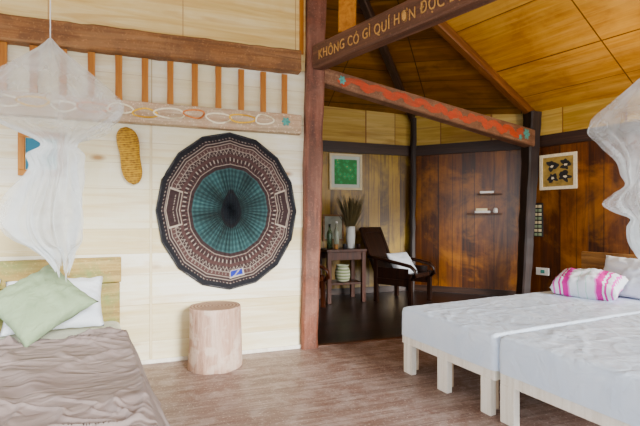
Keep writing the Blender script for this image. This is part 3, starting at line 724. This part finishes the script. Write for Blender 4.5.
vz=lathe('vase',[(.05,0),(.062,.01),(.068,.15),(.07,.3),(.066,.33),(.058,.33),(.06,.05)],plain('grey_white_glaze',(.6,.62,.6),.4,.05),32,loc=tpt(.12,-.02,.775)); tag(vz,"tall white cylindrical vase holding dried stems","vase")
m_dry=plain('dried_stem_brown',(.075,.058,.022),.8,.4)
V=[];F=[]
e=empty('dried_bouquet',tpt(.12,-.02,.79),0,"bunch of fine dried grass stems standing in the white vase","dried flowers")
for k in range(190):
    a=random.random()*6.28; sp=random.random()**.6*.23; h=.5+random.random()*.30
    pts=[Vector((math.cos(a)*sp*t**2*1.0,math.sin(a)*sp*t**2*.8,h*t)) for t in [i/7 for i in range(8)]]
    for i,p_ in enumerate(pts):
        wdt=.0025 if i<4 else .0025+.006*math.sin((i-3)/4*math.pi)
        V+=[p_+Vector((wdt,0,0)),p_+Vector((-wdt/2,wdt*.8,0)),p_+Vector((-wdt/2,-wdt*.8,0))]
    n0=len(V)-24
    for i in range(7):
        for j in range(3): a1=n0+i*3+j;b1=n0+i*3+(j+1)%3; F.append((a1,b1,b1+3,a1+3))
o=obj('stems',V,F,m_dry,parent=e); o["kind"]="stuff"
mb,nt,b=newmat('striped_woven_fibre'); tc=N(nt,'ShaderNodeTexCoord'); wv=N(nt,'ShaderNodeTexWave',{'Vector':tc.outputs['Object'],'Scale':7.0,'Distortion':.6},bands_direction='Z')
nt.links.new(ramp(nt,wv.outputs[0],[(.16,.20,.10),(.42,.43,.33)],.3,.6),b.inputs['Base Color']); b.inputs['Roughness'].default_value=.9; bump(nt,b,wv.outputs[0],.5,.01)
bk=lathe('basket',[(.07,0),(.10,.02),(.115,.09),(.11,.17),(.085,.22),(.10,.25),(.085,.245),(.07,.06)],mb,36,loc=tpt(-.02,-.04,.285)); tag(bk,"pale striped woven basket on the lower shelf of the table","basket")
d1=(Pp-Cc).normalized(); a1=math.atan2(d1.y,d1.x)
def w1(s,off,z):
    n_=Vector((d1.y,-d1.x)); p_=Cc+d1*s+n_*off; return (p_.x,p_.y,z)
ws=empty('wall_shelf',w1(1.24,0,1.2),a1,"small thin dark wooden ledge on red-brown planks","shelf","thin wall ledges")
box('shelf_board',-.18,.18,-.14,-.002,.40,.42,M_raft,parent=ws,bevel=.003)
ws=empty('wall_shelf.001',w1(1.16,0,1.2),a1,"small thin dark wooden ledge on red-brown planks","shelf","thin wall ledges")
box('shelf_board',-.25,.25,-.14,-.002,.09,.11,M_raft,parent=ws,bevel=.003)
bl=boxes('book',[(-.12,.08,-.05,.05,0,.035)],M_white,loc=w1(1.22,.07,1.62),rot=(0,0,a1+.15)); tag(bl,"white book lying flat on the upper wall shelf","book")
bl=boxes('book.001',[(-.11,.11,-.05,.05,0,.035)],M_white,loc=w1(1.14,.07,1.31),rot=(0,0,a1-.1)); tag(bl,"white book lying flat on the lower wall shelf","book")
bl=boxes('book.002',[(-.09,.08,-.045,.05,0,.04)],M_cream,loc=w1(1.13,.07,1.345),rot=(0,0,a1+.1)); tag(bl,"cream book stacked on a white one on the lower shelf","book")
bl=lathe('small_pot',[(.025,0),(.035,.02),(.035,.06),(.02,.08)],M_white,20,loc=w1(1.33,.07,1.31)); tag(bl,"tiny white pot on the lower wall shelf","pot")
hs=empty('hanging_strip',(Pp.x+d2.x*.14,Pp.y+d2.y*.14,1.2),a2,"narrow dark vertical strip with pale blocks beside the post","wall decoration")
box('backing',-.07,.07,-.03,-.012,-.25,.26,M_black,parent=hs,bevel=.002)
for k in range(8):
    for x in (-.03,.03): box('pale_block',x-.022,x+.022,-.036,-.03,-.235+.06*k,-.195+.06*k,M_cream if (k)%2 else M_sage,parent=hs,bevel=.002)
os_=empty('wall_socket',(Pp.x+d2.x*.2,Pp.y+d2.y*.2,.43),a2,"white plastic electrical socket on the plank wall","socket")
box('plate',-.10,.09,-.012,0,-.055,.055,M_white,parent=os_,bevel=.003)
box('outlet',-.03,.03,-.016,-.012,-.025,.025,M_teal,parent=os_,bevel=.001)
# ------------------------------------------------------------ light & camera
w=bpy.data.worlds.new('World'); bpy.context.scene.world=w; w.use_nodes=True
bg=w.node_tree.nodes['Background']; bg.inputs[0].default_value=(.95,.975,1,1); bg.inputs[1].default_value=3.5
def sun(rot,e,ang,c):
    l=bpy.data.lights.new('sun','SUN'); l.energy=e; l.angle=math.radians(ang); l.color=c
    o=bpy.data.objects.new('sun',l); C.objects.link(o); o.rotation_euler=[math.radians(x) for x in rot]
sun((73,0,36),8.5,14,(1,.98,.93))
l=bpy.data.lights.new('ceiling_fill','POINT'); l.energy=42; l.color=(1,.74,.42); l.shadow_soft_size=.3  # added fill lamp without a fixture, warms and brightens the ceiling
o=bpy.data.objects.new('ceiling_fill',l); C.objects.link(o); o.location=(3.1,4.3,2.3)
cam=bpy.data.cameras.new('Camera'); cam.lens=24.19; cam.sensor_width=36; cam.shift_y=.011; cam.clip_start=.05
co_=bpy.data.objects.new('Camera',cam); C.objects.link(co_); co_.location=(0,0,1.2); co_.rotation_euler=(math.radians(90),0,0)
bpy.context.scene.camera=co_
